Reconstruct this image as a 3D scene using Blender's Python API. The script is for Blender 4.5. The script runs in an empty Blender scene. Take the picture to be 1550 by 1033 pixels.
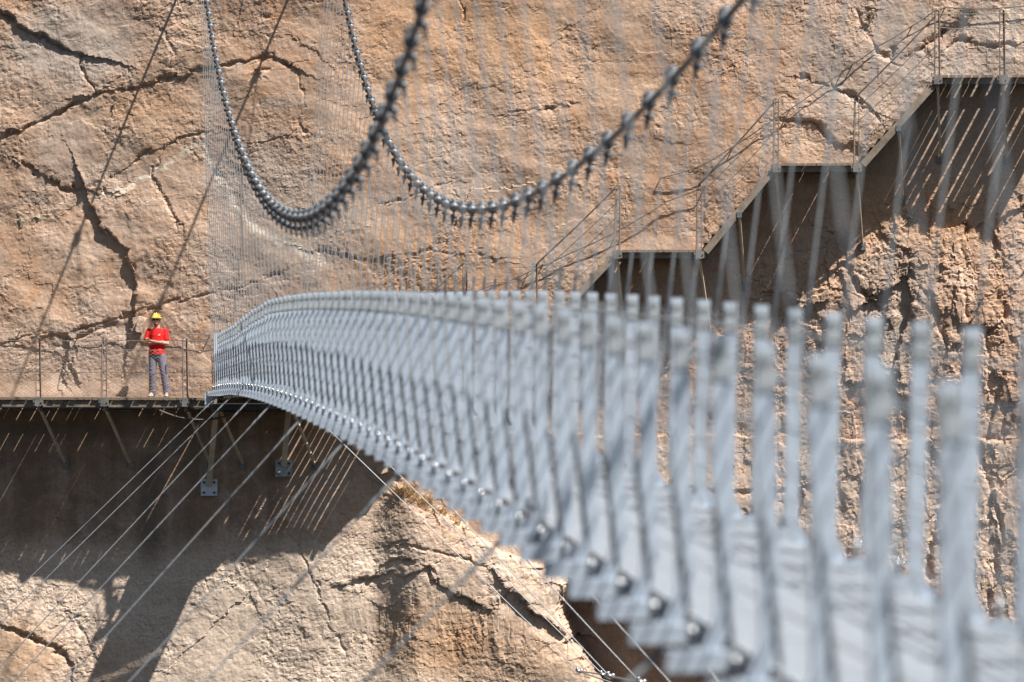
import bpy, bmesh, math, random
import numpy as np
from mathutils import Vector, Matrix

R = math.radians
rnd = random.Random(7)
S = bpy.context.scene
C = S.collection

# ------------------------------------------------------------------ camera
FPX = 7554.0                       # focal length in pixels of a 1550 px wide frame
cam_d = bpy.data.cameras.new('camera')
cam = bpy.data.objects.new('camera', cam_d)
C.objects.link(cam)
cam_d.sensor_width = 36.0
cam_d.lens = FPX / 1550 * 36.0
cam.location = (0, 0, 0)
cam.rotation_euler = (R(90) - math.atan(64.5 / FPX), 0, 0)
cam_d.clip_start = 0.5
cam_d.clip_end = 600
cam_d.dof.use_dof = True
cam_d.dof.focus_distance = 106.5
cam_d.dof.aperture_fstop = 2.3
S.camera = cam

# ------------------------------------------------------------------ light
LIGHT = Vector((-1.15, 1.0, -2.35)).normalized()      # direction the sunlight travels
w = bpy.data.worlds.new('World')
S.world = w
w.use_nodes = True
nt = w.node_tree
bg = nt.nodes['Background']
sky = nt.nodes.new('ShaderNodeTexSky')
sky.sky_type = 'NISHITA'
sky.sun_disc = False
to_sun = -LIGHT
sky.sun_elevation = math.asin(to_sun.z)
sky.sun_rotation = math.atan2(to_sun.x, to_sun.y)
nt.links.new(sky.outputs[0], bg.inputs[0])
bg.inputs[1].default_value = 0.04
sun_d = bpy.data.lights.new('sun', 'SUN')
sun_d.energy = 5.0
sun_d.angle = R(0.53)
sun_d.color = (1.0, 0.95, 0.89)
sun = bpy.data.objects.new('sun', sun_d)
C.objects.link(sun)
sun.rotation_euler = LIGHT.to_track_quat('-Z', 'Y').to_euler()
S.view_settings.view_transform = 'Standard'
S.view_settings.look = 'None'
S.view_settings.exposure = 0.97
S.view_settings.gamma = 1.0
S.view_settings.use_curve_mapping = False
S.cycles.max_bounces = 6
S.cycles.diffuse_bounces = 3
S.cycles.use_denoising = True

# ------------------------------------------------------------------ materials
def new_mat(name):
    m = bpy.data.materials.new(name)
    m.use_nodes = True
    t = m.node_tree
    return m, t, t.nodes['Principled BSDF']

def N(t, typ, **kw):
    n = t.nodes.new(typ)
    for k, v in kw.items():
        setattr(n, k, v)
    return n

def noise(t, scale, detail=4, rough=.55, vec=None, dist=0.0):
    n = N(t, 'ShaderNodeTexNoise')
    n.inputs['Scale'].default_value = scale
    n.inputs['Detail'].default_value = detail
    n.inputs['Roughness'].default_value = rough
    n.inputs['Distortion'].default_value = dist
    if vec is not None:
        t.links.new(vec, n.inputs['Vector'])
    return n.outputs['Fac']

def ramp(t, fac, stops):
    n = N(t, 'ShaderNodeValToRGB')
    e = n.color_ramp.elements
    while len(e) < len(stops):
        e.new(0.5)
    for k, (p, c) in enumerate(stops):
        e[k].position = p
        e[k].color = (c, c, c, 1) if isinstance(c, (int, float)) else (*c, 1)
    t.links.new(fac, n.inputs[0])
    return n.outputs[0]

def mix(t, fac, a, b, mode='MIX'):
    n = N(t, 'ShaderNodeMix', data_type='RGBA', blend_type=mode)
    for sock, v in ((n.inputs[0], fac), (n.inputs[6], a), (n.inputs[7], b)):
        if hasattr(v, 'is_output'):
            t.links.new(v, sock)
        elif isinstance(v, (int, float)):
            sock.default_value = v
        else:
            sock.default_value = (*v, 1)
    return n.outputs[2]

def mapped(t, scale=(1, 1, 1), rot=(0, 0, 0)):
    tc = N(t, 'ShaderNodeTexCoord')
    mp = N(t, 'ShaderNodeMapping')
    mp.inputs['Scale'].default_value = scale
    mp.inputs['Rotation'].default_value = rot
    t.links.new(tc.outputs['Object'], mp.inputs[0])
    return mp.outputs[0]

def simple(name, col, rough=.6, metal=0.0, var=.25, scale=8.0, bump=0.0, spec=.5, col2=None):
    m, t, b = new_mat(name)
    v = mapped(t)
    f = noise(t, scale, 5, .6, v)
    a = tuple(c * (1 - var) for c in col)
    bb = col2 if col2 else tuple(min(1, c * (1 + var)) for c in col)
    t.links.new(ramp(t, f, [(.3, a), (.7, bb)]), b.inputs['Base Color'])
    b.inputs['Roughness'].default_value = rough
    b.inputs['Metallic'].default_value = metal
    b.inputs['Specular IOR Level'].default_value = spec
    if bump:
        bn = N(t, 'ShaderNodeBump')
        bn.inputs['Strength'].default_value = bump
        bn.inputs['Distance'].default_value = .01
        t.links.new(noise(t, scale * 6, 4, .6, v), bn.inputs['Height'])
        t.links.new(bn.outputs[0], b.inputs['Normal'])
    return m

def rock_material():
    m, t, b = new_mat('rock')
    def attr(name):
        n = N(t, 'ShaderNodeAttribute', attribute_name=name)
        return n.outputs['Fac']
    v = mapped(t)
    big = noise(t, .33, 5, .6, v, .6)
    mid = noise(t, 1.5, 6, .65, v, .4)
    fine = noise(t, 16, 6, .7, v)
    streak = noise(t, 1.0, 6, .62, mapped(t, (2.6, 2.6, .22)))
    strata = noise(t, 1.0, 6, .6, mapped(t, (.7, .7, 4.0), (0, R(-22), 0)))
    c = ramp(t, big, [(.28, (.405, .23, .14)), (.45, (.44, .28, .185)), (.6, (.455, .315, .23)), (.75, (.415, .24, .145))])
    c = mix(t, ramp(t, mid, [(.42, 0.0), (.66, .75)]), c, (.52, .39, .295))
    c = mix(t, ramp(t, noise(t, .55, 6, .65, mapped(t, (1, 1, 1.7), (0, R(20), 0)), .8), [(.52, 0.0), (.66, .6)]), c, (.33, .27, .225))
    c = mix(t, ramp(t, noise(t, .8, 6, .65, mapped(t, (1.4, 1, .6), (0, R(-12), 0)), 1.0), [(.56, 0.0), (.7, .6)]), c, (.45, .235, .115))
    c = mix(t, ramp(t, strata, [(.48, 0.0), (.7, .5)]), c, (.35, .205, .12))
    c = mix(t, attr('pale'), c, (.68, .545, .43))
    c = mix(t, attr('ochre'), c, (.48, .265, .125))
    c = mix(t, attr('grey'), c, (.36, .31, .27))
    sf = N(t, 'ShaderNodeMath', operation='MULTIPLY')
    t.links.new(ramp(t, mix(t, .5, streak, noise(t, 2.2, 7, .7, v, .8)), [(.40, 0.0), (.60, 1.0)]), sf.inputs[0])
    t.links.new(attr('stain_shade'), sf.inputs[1])
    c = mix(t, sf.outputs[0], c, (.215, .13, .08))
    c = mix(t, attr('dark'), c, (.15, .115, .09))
    c = mix(t, ramp(t, streak, [(.50, 0.0), (.75, .35)]), c, (.34, .24, .175))
    c = mix(t, ramp(t, fine, [(.3, .55), (.52, 0.0)]), c, (.25, .165, .105))
    c = mix(t, ramp(t, fine, [(.58, 0.0), (.78, .45)]), c, (.70, .60, .49))
    c = mix(t, attr('vein'), c, (.70, .60, .48))
    t.links.new(c, b.inputs['Base Color'])
    b.inputs['Roughness'].default_value = .92
    b.inputs['Specular IOR Level'].default_value = .25
    h1 = noise(t, 9, 8, .68, v, .3)
    vo = N(t, 'ShaderNodeTexVoronoi', feature='F1')
    vo.inputs['Scale'].default_value = 11
    t.links.new(v, vo.inputs['Vector'])
    ad = N(t, 'ShaderNodeMath', operation='ADD')
    t.links.new(h1, ad.inputs[0])
    ml = N(t, 'ShaderNodeMath', operation='MULTIPLY')
    t.links.new(vo.outputs['Distance'], ml.inputs[0])
    ml.inputs[1].default_value = .35
    t.links.new(ml.outputs[0], ad.inputs[1])
    bn = N(t, 'ShaderNodeBump')
    ms = N(t, 'ShaderNodeMath', operation='MULTIPLY_ADD')
    t.links.new(attr('slab'), ms.inputs[0])
    ms.inputs[1].default_value = -.34
    ms.inputs[2].default_value = .55
    t.links.new(ms.outputs[0], bn.inputs['Strength'])
    bn.inputs['Distance'].default_value = .045
    t.links.new(ad.outputs[0], bn.inputs['Height'])
    t.links.new(bn.outputs[0], b.inputs['Normal'])
    return m

M = {
    'rock': rock_material(),
    'zinc': simple('galvanised_steel', (.41, .475, .55), .42, .25, .16, 6, .05),
    'zinc_deck': simple('deck_steel', (.335, .365, .40), .55, .15, .12, 4, .15),
    'zinc_rope': simple('wire_rope_zinc', (.32, .34, .355), .5, .35, .2, 20),
    'cable': simple('main_cable_steel', (.085, .085, .09), .55, .3, .25, 14),
    'clamp': simple('clamp_steel', (.17, .185, .20), .5, .35, .4, 15),
    'bright': simple('polished_steel', (.55, .57, .58), .25, .7, .1, 10),
    'dull': simple('weathered_steel', (.22, .20, .18), .6, .3, .35, 6, .2),
    'dark_steel': simple('dark_steel', (.07, .07, .075), .55, .4, .3, 6),
    'rust_post': simple('weathered_post_steel', (.21, .165, .135), .6, .3, .3, 7),
    'strut': simple('strut_steel', (.62, .52, .38), .6, .05, .2, 5, .1),
    'plank': simple('weathered_plank', (.20, .15, .105), .85, 0, .4, 7, .4),
    'beam': simple('edge_beam_timber', (.215, .168, .125), .8, 0, .45, 4, .4),
    'wire': simple('thin_wire_steel', (.20, .185, .17), .5, .4, .2, 10),
    'rope': simple('dark_hand_rope', (.10, .085, .075), .7, .1, .3, 10),
    'net': simple('netting_wire', (.42, .38, .34), .5, .3, .15, 10),
    'zinc_dull': simple('dull_zinc', (.31, .34, .355), .5, .25, .25, 18, .15),
    'rigging': simple('rigging_screw_steel', (.13, .14, .155), .45, .4, .3, 14),
    'net_zinc': simple('netting_zinc', (.32, .35, .38), .45, .3, .1, 10),
    'plate_light': simple('anchor_plate_zinc', (.55, .60, .66), .45, .2, .15, 12, .2),
    'skin': simple('skin', (.50, .27, .18), .55, 0, .10, 12),
    'shirt': simple('red_cotton', (.66, .018, .016), .85, 0, .12, 9, .2, .2),
    'trousers': simple('grey_violet_twill', (.165, .145, .185), .85, 0, .18, 12, .3, .2),
    'helmet': simple('yellow_shell', (.82, .60, .10), .35, 0, .05, 6),
    'black': simple('black_plastic', (.02, .02, .02), .3, 0, .2, 8),
    'shoe': simple('shoe_fabric', (.36, .33, .30), .8, 0, .25, 20),
    'hair': simple('dark_hair', (.035, .025, .02), .7, 0, .3, 30),
    'white': simple('white_print', (.85, .80, .78), .8, 0, .05, 20),
    'grass': simple('dry_grass_blades', (.46, .26, .10), .8, 0, .35, 3, 0, .2, (.66, .47, .26)),
    'shrub': simple('dry_shrub_twigs', (.16, .125, .075), .8, 0, .35, 3, 0, .2),
    'green_paint': simple('faded_green_paint', (.20, .34, .19), .8, 0, .2, 20),
}

# ------------------------------------------------------------------ helpers
def empty(name, loc=(0, 0, 0), rz=0.0):
    o = bpy.data.objects.new(name, None)
    C.objects.link(o)
    o.location = loc
    o.rotation_euler = (0, 0, rz)
    o.empty_display_size = .2
    return o

def tag(o, label=None, cat=None, group=None, kind=None):
    for k, v in (('label', label), ('category', cat), ('group', group), ('kind', kind)):
        if v:
            o[k] = v
    return o

class MB:
    """collects boxes, bars and tubes into one mesh"""
    def __init__(self):
        self.v, self.f = [], []
    def add(self, vs, fs):
        k = len(self.v)
        self.v += [tuple(p) for p in vs]
        self.f += [tuple(i + k for i in f) for f in fs]
        return self
    def box(self, c, s, mat=None):
        x, y, z = s[0] / 2, s[1] / 2, s[2] / 2
        vs = [Vector((a, b, d)) for a in (-x, x) for b in (-y, y) for d in (-z, z)]
        if mat is not None:
            vs = [mat @ p for p in vs]
        vs = [p + Vector(c) for p in vs]
        return self.add(vs, [(0, 1, 3, 2), (4, 6, 7, 5), (0, 4, 5, 1), (2, 3, 7, 6), (0, 2, 6, 4), (1, 5, 7, 3)])
    def bbox(self, c, s, b=.006):
        """box with chamfered long edges (octagonal section along x)"""
        x, y, z = s[0] / 2, s[1] / 2, s[2] / 2
        sec = [(-y + b, -z), (y - b, -z), (y, -z + b), (y, z - b), (y - b, z), (-y + b, z), (-y, z - b), (-y, -z + b)]
        vs = [(e + c[0], p + c[1], q + c[2]) for e in (-x, x) for p, q in sec]
        fs = [(i, (i + 1) % 8, 8 + (i + 1) % 8, 8 + i) for i in range(8)] + [tuple(range(7, -1, -1)), tuple(range(8, 16))]
        return self.add(vs, fs)
    def bar(self, a, b, w_, h_, up=(0, 0, 1)):
        a, b = Vector(a), Vector(b)
        d = (b - a).normalized()
        s = d.cross(Vector(up))
        if s.length < 1e-4:
            s = d.cross(Vector((0, 1, 0)))
        s.normalize()
        u = s.cross(d)
        vs = [p + s * (sx * w_ / 2) + u * (sz * h_ / 2) for p in (a, b) for sx, sz in ((-1, -1), (1, -1), (1, 1), (-1, 1))]
        return self.add(vs, [(0, 1, 5, 4), (1, 2, 6, 5), (2, 3, 7, 6), (3, 0, 4, 7), (3, 2, 1, 0), (4, 5, 6, 7)])
    def tube(self, pts, r, n=6, caps=True):
        pts = [Vector(p) for p in pts]
        rs = r if isinstance(r, (list, tuple)) else [r] * len(pts)
        vs, fs = [], []
        ref = None
        for k, p in enumerate(pts):
            d = (pts[min(k + 1, len(pts) - 1)] - pts[max(k - 1, 0)]).normalized()
            if ref is None:
                ref = d.cross(Vector((0, 0, 1)) if abs(d.z) < .9 else Vector((0, 1, 0))).normalized()
            ref = (ref - d * ref.dot(d)).normalized()
            q = d.cross(ref)
            for j in range(n):
                a = 2 * math.pi * j / n
                vs.append(p + (ref * math.cos(a) + q * math.sin(a)) * rs[k])
        for k in range(len(pts) - 1):
            for j in range(n):
                fs.append((k * n + j, k * n + (j + 1) % n, (k + 1) * n + (j + 1) % n, (k + 1) * n + j))
        if caps:
            fs.append(tuple(range(n - 1, -1, -1)))
            fs.append(tuple(range((len(pts) - 1) * n, len(pts) * n)))
        return self.add(vs, fs)
    def loft(self, rings):
        """rings: list of equally long closed point lists"""
        n = len(rings[0])
        vs = [p for r in rings for p in r]
        fs = [(k * n + j, k * n + (j + 1) % n, (k + 1) * n + (j + 1) % n, (k + 1) * n + j) for k in range(len(rings) - 1) for j in range(n)]
        fs.append(tuple(range(n - 1, -1, -1)))
        fs.append(tuple(range((len(rings) - 1) * n, len(rings) * n)))
        return self.add(vs, fs)
    def ball(self, c, r, seg=10, ring=7):
        r = r if isinstance(r, (tuple, list)) else (r, r, r)
        rings = []
        for k in range(ring + 1):
            th = math.pi * min(max(k / ring, .03), .97)
            rings.append([(c[0] + r[0] * math.sin(th) * math.cos(2 * math.pi * j / seg), c[1] + r[1] * math.sin(th) * math.sin(2 * math.pi * j / seg), c[2] - r[2] * math.cos(th)) for j in range(seg)])
        return self.loft(rings)
    def mesh(self, name, mat, smooth=False):
        me = bpy.data.meshes.new(name)
        me.from_pydata(self.v, [], self.f)
        me.materials.append(M[mat] if isinstance(mat, str) else mat)
        if smooth:
            me.polygons.foreach_set('use_smooth', [True] * len(me.polygons))
        me.update()
        return me
    def build(self, name, mat, parent=None, smooth=False):
        return put(name, self.mesh(name, mat, smooth), parent)

def put(name, me, parent=None, loc=(0, 0, 0), rot=(0, 0, 0)):
    o = bpy.data.objects.new(name, me)
    C.objects.link(o)
    o.parent = parent
    o.location = loc
    o.rotation_euler = rot
    return o

def copy_to(o, parent, loc=None):
    c = o.copy()
    C.objects.link(c)
    c.parent = parent
    if loc is not None:
        c.location = loc
    return c

# ------------------------------------------------------------------ the cliff
def wall_base(x):
    """distance of the unweathered cliff face from the camera at world x"""
    x = np.asarray(x, float)
    return np.where(x < -4, 108.2 - .18 * (x + 6), 107.84 - .10 * (x + 4))

K = FPX / 107.3                     # pixels per metre at the cliff
def UV(p):                          # photo pixel -> cliff coordinates in metres
    return ((p[0] - 775) / K, (452 - p[1]) / K)

def hash2(ix, iy, seed):
    h = (ix.astype(np.int64) * 374761393 + iy.astype(np.int64) * 668265263 + seed * 1274126177) & 0xFFFFFFFF
    h = ((h ^ (h >> 13)) * 1274126177) & 0xFFFFFFFF
    return ((h ^ (h >> 16)) & 0xFFFFFF) / float(0xFFFFFF)

def perlin(x, y, seed):
    ix, iy = np.floor(x), np.floor(y)
    fx, fy = x - ix, y - iy
    ux, uy = fx * fx * fx * (fx * (fx * 6 - 15) + 10), fy * fy * fy * (fy * (fy * 6 - 15) + 10)
    def g(ox, oy):
        a = hash2(ix + ox, iy + oy, seed) * 2 * np.pi
        return np.cos(a) * (fx - ox) + np.sin(a) * (fy - oy)
    a = g(0, 0) * (1 - ux) + g(1, 0) * ux
    b = g(0, 1) * (1 - ux) + g(1, 1) * ux
    return (a * (1 - uy) + b * uy) * 1.5

def fbm(x, y, seed, octv=4, gain=.5, ridged=False):
    s, a, t = 0, 1.0, 0
    for o in range(octv):
        n = perlin(x * 2 ** o + 13.7 * o, y * 2 ** o - 7.1 * o, seed + o)
        if ridged:
            n = 1 - 2 * np.abs(n)
        s = s + n * a
        t += a
        a *= gain
    return s / t

def facets(x, y, seed, tilt=.6):
    """angular facets: every Worley cell is a tilted plane with a height of its own; returns height and edge distance"""
    ix, iy = np.floor(x), np.floor(y)
    best = np.full(x.shape, 9.0)
    sec = np.full(x.shape, 9.0)
    val = np.zeros(x.shape)
    for ox in (-1, 0, 1):
        for oy in (-1, 0, 1):
            cx, cy = ix + ox, iy + oy
            px_, py_ = cx + hash2(cx, cy, seed), cy + hash2(cx, cy, seed + 1)
            dx, dy = x - px_, y - py_
            d = dx * dx + dy * dy
            h = hash2(cx, cy, seed + 2) - .5 + tilt * (dx * (hash2(cx, cy, seed + 3) - .5) + dy * (hash2(cx, cy, seed + 4) - .5)) * 2
            nb = d < best
            sec = np.where(nb, best, np.minimum(sec, d))
            val = np.where(nb, h, val)
            best = np.where(nb, d, best)
    return val, np.sqrt(sec) - np.sqrt(best)

def axis(lo, hi, step, far_lo, far_hi):
    mid = np.arange(lo, hi + step / 2, step)
    def tail(a, b, sgn):
        out, s = [], step
        while (b - a) * sgn > 0:
            s *= 1.16
            a += s * sgn
            out.append(a)
        return out
    return np.concatenate([np.array(tail(lo, far_lo, -1))[::-1], mid, np.array(tail(hi, far_hi, 1))])

def polydist(u, v, pts):
    best = np.full(u.shape, 1e9)
    sgn = np.zeros(u.shape)
    for (a, b) in zip(pts[:-1], pts[1:]):
        ax, ay = a
        bx, by = b[0] - ax, b[1] - ay
        L = bx * bx + by * by
        t = np.clip(((u - ax) * bx + (v - ay) * by) / L, 0, 1)
        dx, dy = u - ax - t * bx, v - ay - t * by
        d = dx * dx + dy * dy
        cr = bx * (v - ay) - by * (u - ax)
        nb = d < best
        best = np.where(nb, d, best)
        sgn = np.where(nb, np.sign(cr), sgn)
    return np.sqrt(best), sgn

def sm(x, a, b):
    t = np.clip((x - a) / (b - a), 0, 1)
    return t * t * (3 - 2 * t)

# traced joints: pixels in the photograph, groove width px, groove depth m, step m (>0: the side left of the line stands proud), step reach m
CRACKS = [
    ([(-30, 5), (0, 20), (30, 45), (60, 58), (95, 74), (118, 80)], 4, .10, .17, .9),
    ([(116, 80), (112, 95), (128, 125), (134, 137)], 3, .07, 0, .5),
    ([(-40, 215), (0, 200), (45, 182), (90, 160), (133, 138)], 4, .09, .09, .6),
    ([(133, 138), (170, 133), (215, 125), (250, 118), (300, 103), (330, 97), (370, 90), (410, 82), (430, 92)], 4, .10, .09, .6),
    ([(20, 245), (40, 255), (70, 275), (110, 288), (146, 290)], 4, .08, .08, .5),
    ([(146, 290), (170, 258), (215, 230), (260, 210), (302, 201)], 3, .06, .05, .5),
    ([(130, 316), (142, 345), (166, 362), (187, 388), (197, 408), (196, 440), (191, 482)], 4, .04, .26, 1.0),
    ([(240, 222), (222, 262), (235, 290), (250, 320), (270, 350)], 3, .05, .02, .3),
    ([(115, 495), (150, 486), (190, 474)], 4, .09, .07, .4),
    ([(0, 520), (45, 508), (60, 506), (100, 512), (120, 506), (175, 480)], 3, .06, .07, .4),
    ([(90, 530), (86, 560), (90, 572)], 3, .02, .16, .3),
    ([(102, 535), (96, 556), (104, 570)], 3, .03, .14, .3),
    ([(83, 575), (78, 590), (80, 604)], 3, .03, .13, .3),
    ([(215, 475), (240, 462), (275, 455), (310, 444), (350, 438), (420, 410)], 3, .05, .03, .3),
    ([(250, 100), (262, 75), (240, 40)], 3, .03, 0, .3),
    ([(1290, 20), (1308, 55), (1322, 84), (1345, 96), (1350, 80)], 4, .08, -.08, .3),
    ([(1180, 185), (1238, 190), (1262, 216), (1292, 226)], 4, .10, .08, .4),
    ([(1215, 120), (1252, 128), (1290, 148), (1330, 185)], 4, .08, .06, .4),
    ([(1430, 75), (1450, 62), (1500, 75), (1530, 70)], 4, .08, .07, .4),
    ([(1380, 80), (1410, 60), (1425, 52)], 6, .12, .09, .4),
    ([(1280, 400), (1293, 442), (1310, 446), (1328, 470)], 5, .14, .12, .5),
    ([(1328, 470), (1330, 520), (1318, 560)], 4, .1, -.06, .4),
    ([(1455, 340), (1448, 400), (1460, 470), (1450, 560), (1455, 660)], 5, .15, -.12, .5),
    ([(1548, 410), (1520, 440), (1512, 480), (1490, 500), (1488, 560), (1492, 590)], 5, .13, -.12, .5),
    ([(1500, 590), (1515, 620), (1510, 660)], 4, .1, -.08, .4),
    ([(1386, 430), (1410, 465), (1425, 520)], 4, .1, .1, .4),
    ([(1395, 640), (1440, 655), (1455, 660)], 4, .1, .06, .3),
    ([(840, 655), (980, 661), (1100, 657), (1250, 664), (1400, 661), (1550, 664), (1700, 660)], 2, .03, -.17, .7),
    ([(1000, 740), (1150, 745), (1230, 735)], 4, .08, .08, .4),
    ([(1440, 690), (1420, 760), (1400, 860), (1410, 920)], 6, .22, -.10, .5),
    ([(1480, 680), (1510, 800), (1490, 930)], 5, .14, .08, .5),
    ([(1310, 690), (1330, 760), (1310, 860)], 5, .12, -.08, .5),
    ([(520, 888), (545, 880), (572, 878), (590, 868), (612, 878), (640, 868), (648, 862), (658, 882), (690, 905), (705, 908), (740, 926), (760, 905), (768, 893)], 3, .08, .13, .3),
    ([(768, 890), (790, 912), (815, 930), (850, 958), (862, 962)], 3, .04, .30, .5),
    ([(556, 885), (575, 862), (606, 848), (622, 846)], 3, .05, .05, .25),
    ([(570, 832), (615, 822), (650, 830), (690, 842), (740, 855), (755, 852)], 3, .06, .03, .25),
    ([(620, 846), (650, 862), (660, 870)], 3, .05, .04, .25),
    ([(770, 890), (800, 870), (820, 885)], 3, .05, .03, .25),
    ([(0, 958), (30, 968), (62, 990), (90, 1000), (100, 1033)], 5, .10, .10, .5),
    ([(60, 960), (105, 945), (135, 992)], 3, .03, .03, .3),
    ([(440, 810), (470, 870), (490, 930), (520, 990)], 2, .022, .02, .3),
    ([(830, 165), (850, 158), (860, 160)], 3, .05, .04, .2),
    ([(745, 175), (800, 168), (860, 162)], 2, .03, .02, .3),
    ([(580, 310), (680, 280), (700, 300)], 2, .03, .02, .4),
    ([(480, 380), (560, 392), (640, 380), (740, 388)], 3, .04, .05, .5),
    ([(700, 0), (704, 20), (702, 34)], 2, .05, 0, .2),
    ([(445, 100), (460, 150), (452, 180), (462, 200)], 3, .03, .02, .3),
    ([(400, 100), (385, 105), (392, 110)], 3, .06, .04, .2),
]
VEINS = [([(302, 212), (322, 260), (345, 300), (380, 340), (420, 362), (470, 385), (485, 392)], 10),
         ([(140, 296), (180, 285), (240, 250), (300, 214)], 6),
         ([(590, 728), (660, 772), (705, 798)], 5)]
SPUR = [(440, 1250), (470, 980), (520, 800), (560, 738), (590, 722), (640, 766), (700, 797), (760, 835), (835, 862), (857, 888), (845, 930), (862, 965), (900, 1010), (960, 1080), (1000, 1300)]

def inside(u, v, poly):
    c = np.zeros(u.shape, bool)
    n = len(poly)
    for i in range(n):
        (x1, y1), (x2, y2) = poly[i], poly[(i + 1) % n]
        if y1 == y2:
            continue
        c ^= ((v < y1) != (v < y2)) & (u < (x2 - x1) * (v - y1) / (y2 - y1) + x1)
    return c

def relief(u, v):
    """height of the rock surface in front of the plain face, and the masks of its colouring"""
    P, Q = 775 + u * K, 452 - v * K                       # photo pixels, for the traced features
    wu = u + .09 * fbm(u * 2.3, v * 2.3, 51, 4, .6) + .022 * perlin(u * 11, v * 11, 57)
    wv = v + .09 * fbm(u * 2.3, v * 2.3, 61, 4, .6) + .022 * perlin(u * 11, v * 11, 67)
    jx, _ = facets(u * 2.6 + 3, v * 2.6, 151, .3)
    jz, _ = facets(u * 2.6, v * 2.6 + 5, 161, .3)
    jx2, _ = facets(u * 7, v * 7, 171, .3)
    wu, wv = wu + .10 * jx + .03 * jx2, wv + .10 * jz + .03 * jx2
    right = sm(P, 930, 1250)
    slab = sm(fbm(u * .55 + 9, v * .55, 181, 4, .55), -.16, .18) * (1 - .15 * right)     # smooth weathered slabs
    low = sm(Q, 640, 700)
    rough = .55 + .28 * sm(P, 1000, 1250) * sm(Q, 180, 420) + .25 * fbm(u * .35, v * .35, 3, 2)
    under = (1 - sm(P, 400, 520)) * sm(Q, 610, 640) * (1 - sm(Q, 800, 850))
    rough = np.clip(rough * (1 - .3 * under) * (1 - .4 * sm(Q, 640, 680) * sm(P, 850, 900)), .2, 2)
    h = .34 * fbm(u * .16, v * .16, 1, 3)
    # bedding blocks, tilted like the joints on the left
    a = R(18)
    bu, bv = wu * math.cos(a) + wv * math.sin(a), -wu * math.sin(a) + wv * math.cos(a)
    f1, e1 = facets(bu * .42, bv * .62, 11, .5)
    h = h + f1 * .035 * rough
    f2, e2 = facets(bu * 1.2 + .1 * perlin(u * 3, v * 3, 5), bv * 1.7, 21, .8)
    h = h + f2 * (.014 + .045 * right * sm(Q, 230, 420)) * rough
    f3, e3 = facets(wu * 3.6, wv * 3.9, 31, 1.0)
    patch = sm(fbm(u * .9, v * .9, 41, 3), -.25, .35)
    h = h + f3 * (.016 + .016 * right) * rough * (.45 + .55 * patch) * (1 - .5 * slab)
    f4, e4 = facets(wu * 9.5, wv * 10.5, 35, 1.0)
    h = h + f4 * (.020 + .006 * right) * rough * (.5 + .5 * patch) * (1 - .72 * slab)
    h = h + (.055 * (1 - .75 * sm(Q, 620, 720)) * fbm(u * .7 + .3 * v, v * .9, 191, 2, .45) + .013 * fbm(u * 1.7, v * 2.0, 195, 2, .5))
    h = h - (.002 + .012 * right * sm(Q, 230, 420)) * rough * (1 - patch * .6) * np.exp(-(e2 / .035) ** 2)
    h = h + .032 * rough * fbm(u * 2.2, v * 2.2, 71, 5, .55) + .008 * rough * fbm(u * 3.1, v * 3.1, 75, 4, .6, True)
    h = h + .026 * rough * fbm(u * 7, v * 7, 81, 3, .7) * (1 - .55 * slab)
    # fissured buttress on the right
    fis = fbm(wu * 1.5, wv * .42, 91, 4, .55, True)
    h = h + right * sm(Q, 230, 380) * (.07 * fis + .13 * facets(wu * .95, wv * .55, 95, .7)[0] + .05 * facets(wu * 2.1, wv * 1.3, 97, .9)[0])
    # traced joints
    for pts, wpx, dep, step, reach in CRACKS:
        q = [UV(p) for p in pts]
        us, vs = [p[0] for p in q], [p[1] for p in q]
        mk = (u > min(us) - 2.2) & (u < max(us) + 2.2) & (v > min(vs) - 2.2) & (v < max(vs) + 2.2)
        if not mk.any():
            continue
        d, s = polydist(wu[mk], wv[mk], q)
        wm = wpx / K
        end = np.ones(d.shape)
        tot = np.exp(-(d / reach) ** 2)
        vary = np.clip(.62 + 1.5 * fbm(u[mk] * 1.7, v[mk] * 1.7, 131, 3, .6), .08, 1.5)
        hh = step * .27 * np.tanh(s * d / .02) * tot * (.45 + .55 * vary)
        hh = hh - dep * vary * np.exp(-(d / (wm * (.35 + .55 * vary))) ** 2) * end
        h[mk] += hh
    # the spur in the lower middle, and the hollow right of it
    sp = [UV(p) for p in SPUR]
    mk = (u > -6) & (u < 5) & (v < -3) & (v > -13)
    d, s = polydist(wu[mk], wv[mk], sp)
    ins = inside(wu[mk], wv[mk], sp)
    sd = np.where(ins, d, -d)
    rightside = sm(775 + u[mk] * K, 560, 640)
    edge = np.where(ins, (1 - np.exp(-d / .35)) * .18 + .22 * sm(sd, 0, .05), 0) * rightside
    h[mk] += edge
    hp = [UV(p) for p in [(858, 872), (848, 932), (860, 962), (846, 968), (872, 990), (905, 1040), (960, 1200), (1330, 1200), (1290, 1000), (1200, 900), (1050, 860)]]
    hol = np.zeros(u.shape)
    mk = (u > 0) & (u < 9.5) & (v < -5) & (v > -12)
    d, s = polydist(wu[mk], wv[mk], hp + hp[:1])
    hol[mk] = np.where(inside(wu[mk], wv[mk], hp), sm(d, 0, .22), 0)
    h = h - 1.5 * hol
    # cave under the broken edge at (600,880)
    cave = np.exp(-(((P - 640) / 120) ** 2 + ((Q - 925) / 45) ** 2))
    h = h - .02 * cave
    drip = fbm(wu * 3.0, wv * .5, 99, 3, .6, True) * np.exp(-(((P - 700) / 170) ** 2 + ((Q - 950) / 55) ** 2))
    h = h + .05 * drip
    # the rock stays behind the boards of the walkway: worked back where it was built
    path = np.interp(P, [-400, 590, 700, 820, 930, 1062, 1172, 1300, 1416, 1700], [602, 602, 497, 497, 383, 373, 253, 241, 122, 100])
    near_path = sm(Q, path - 25, path + 5) * (1 - sm(Q, path + 60, path + 165))
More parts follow.
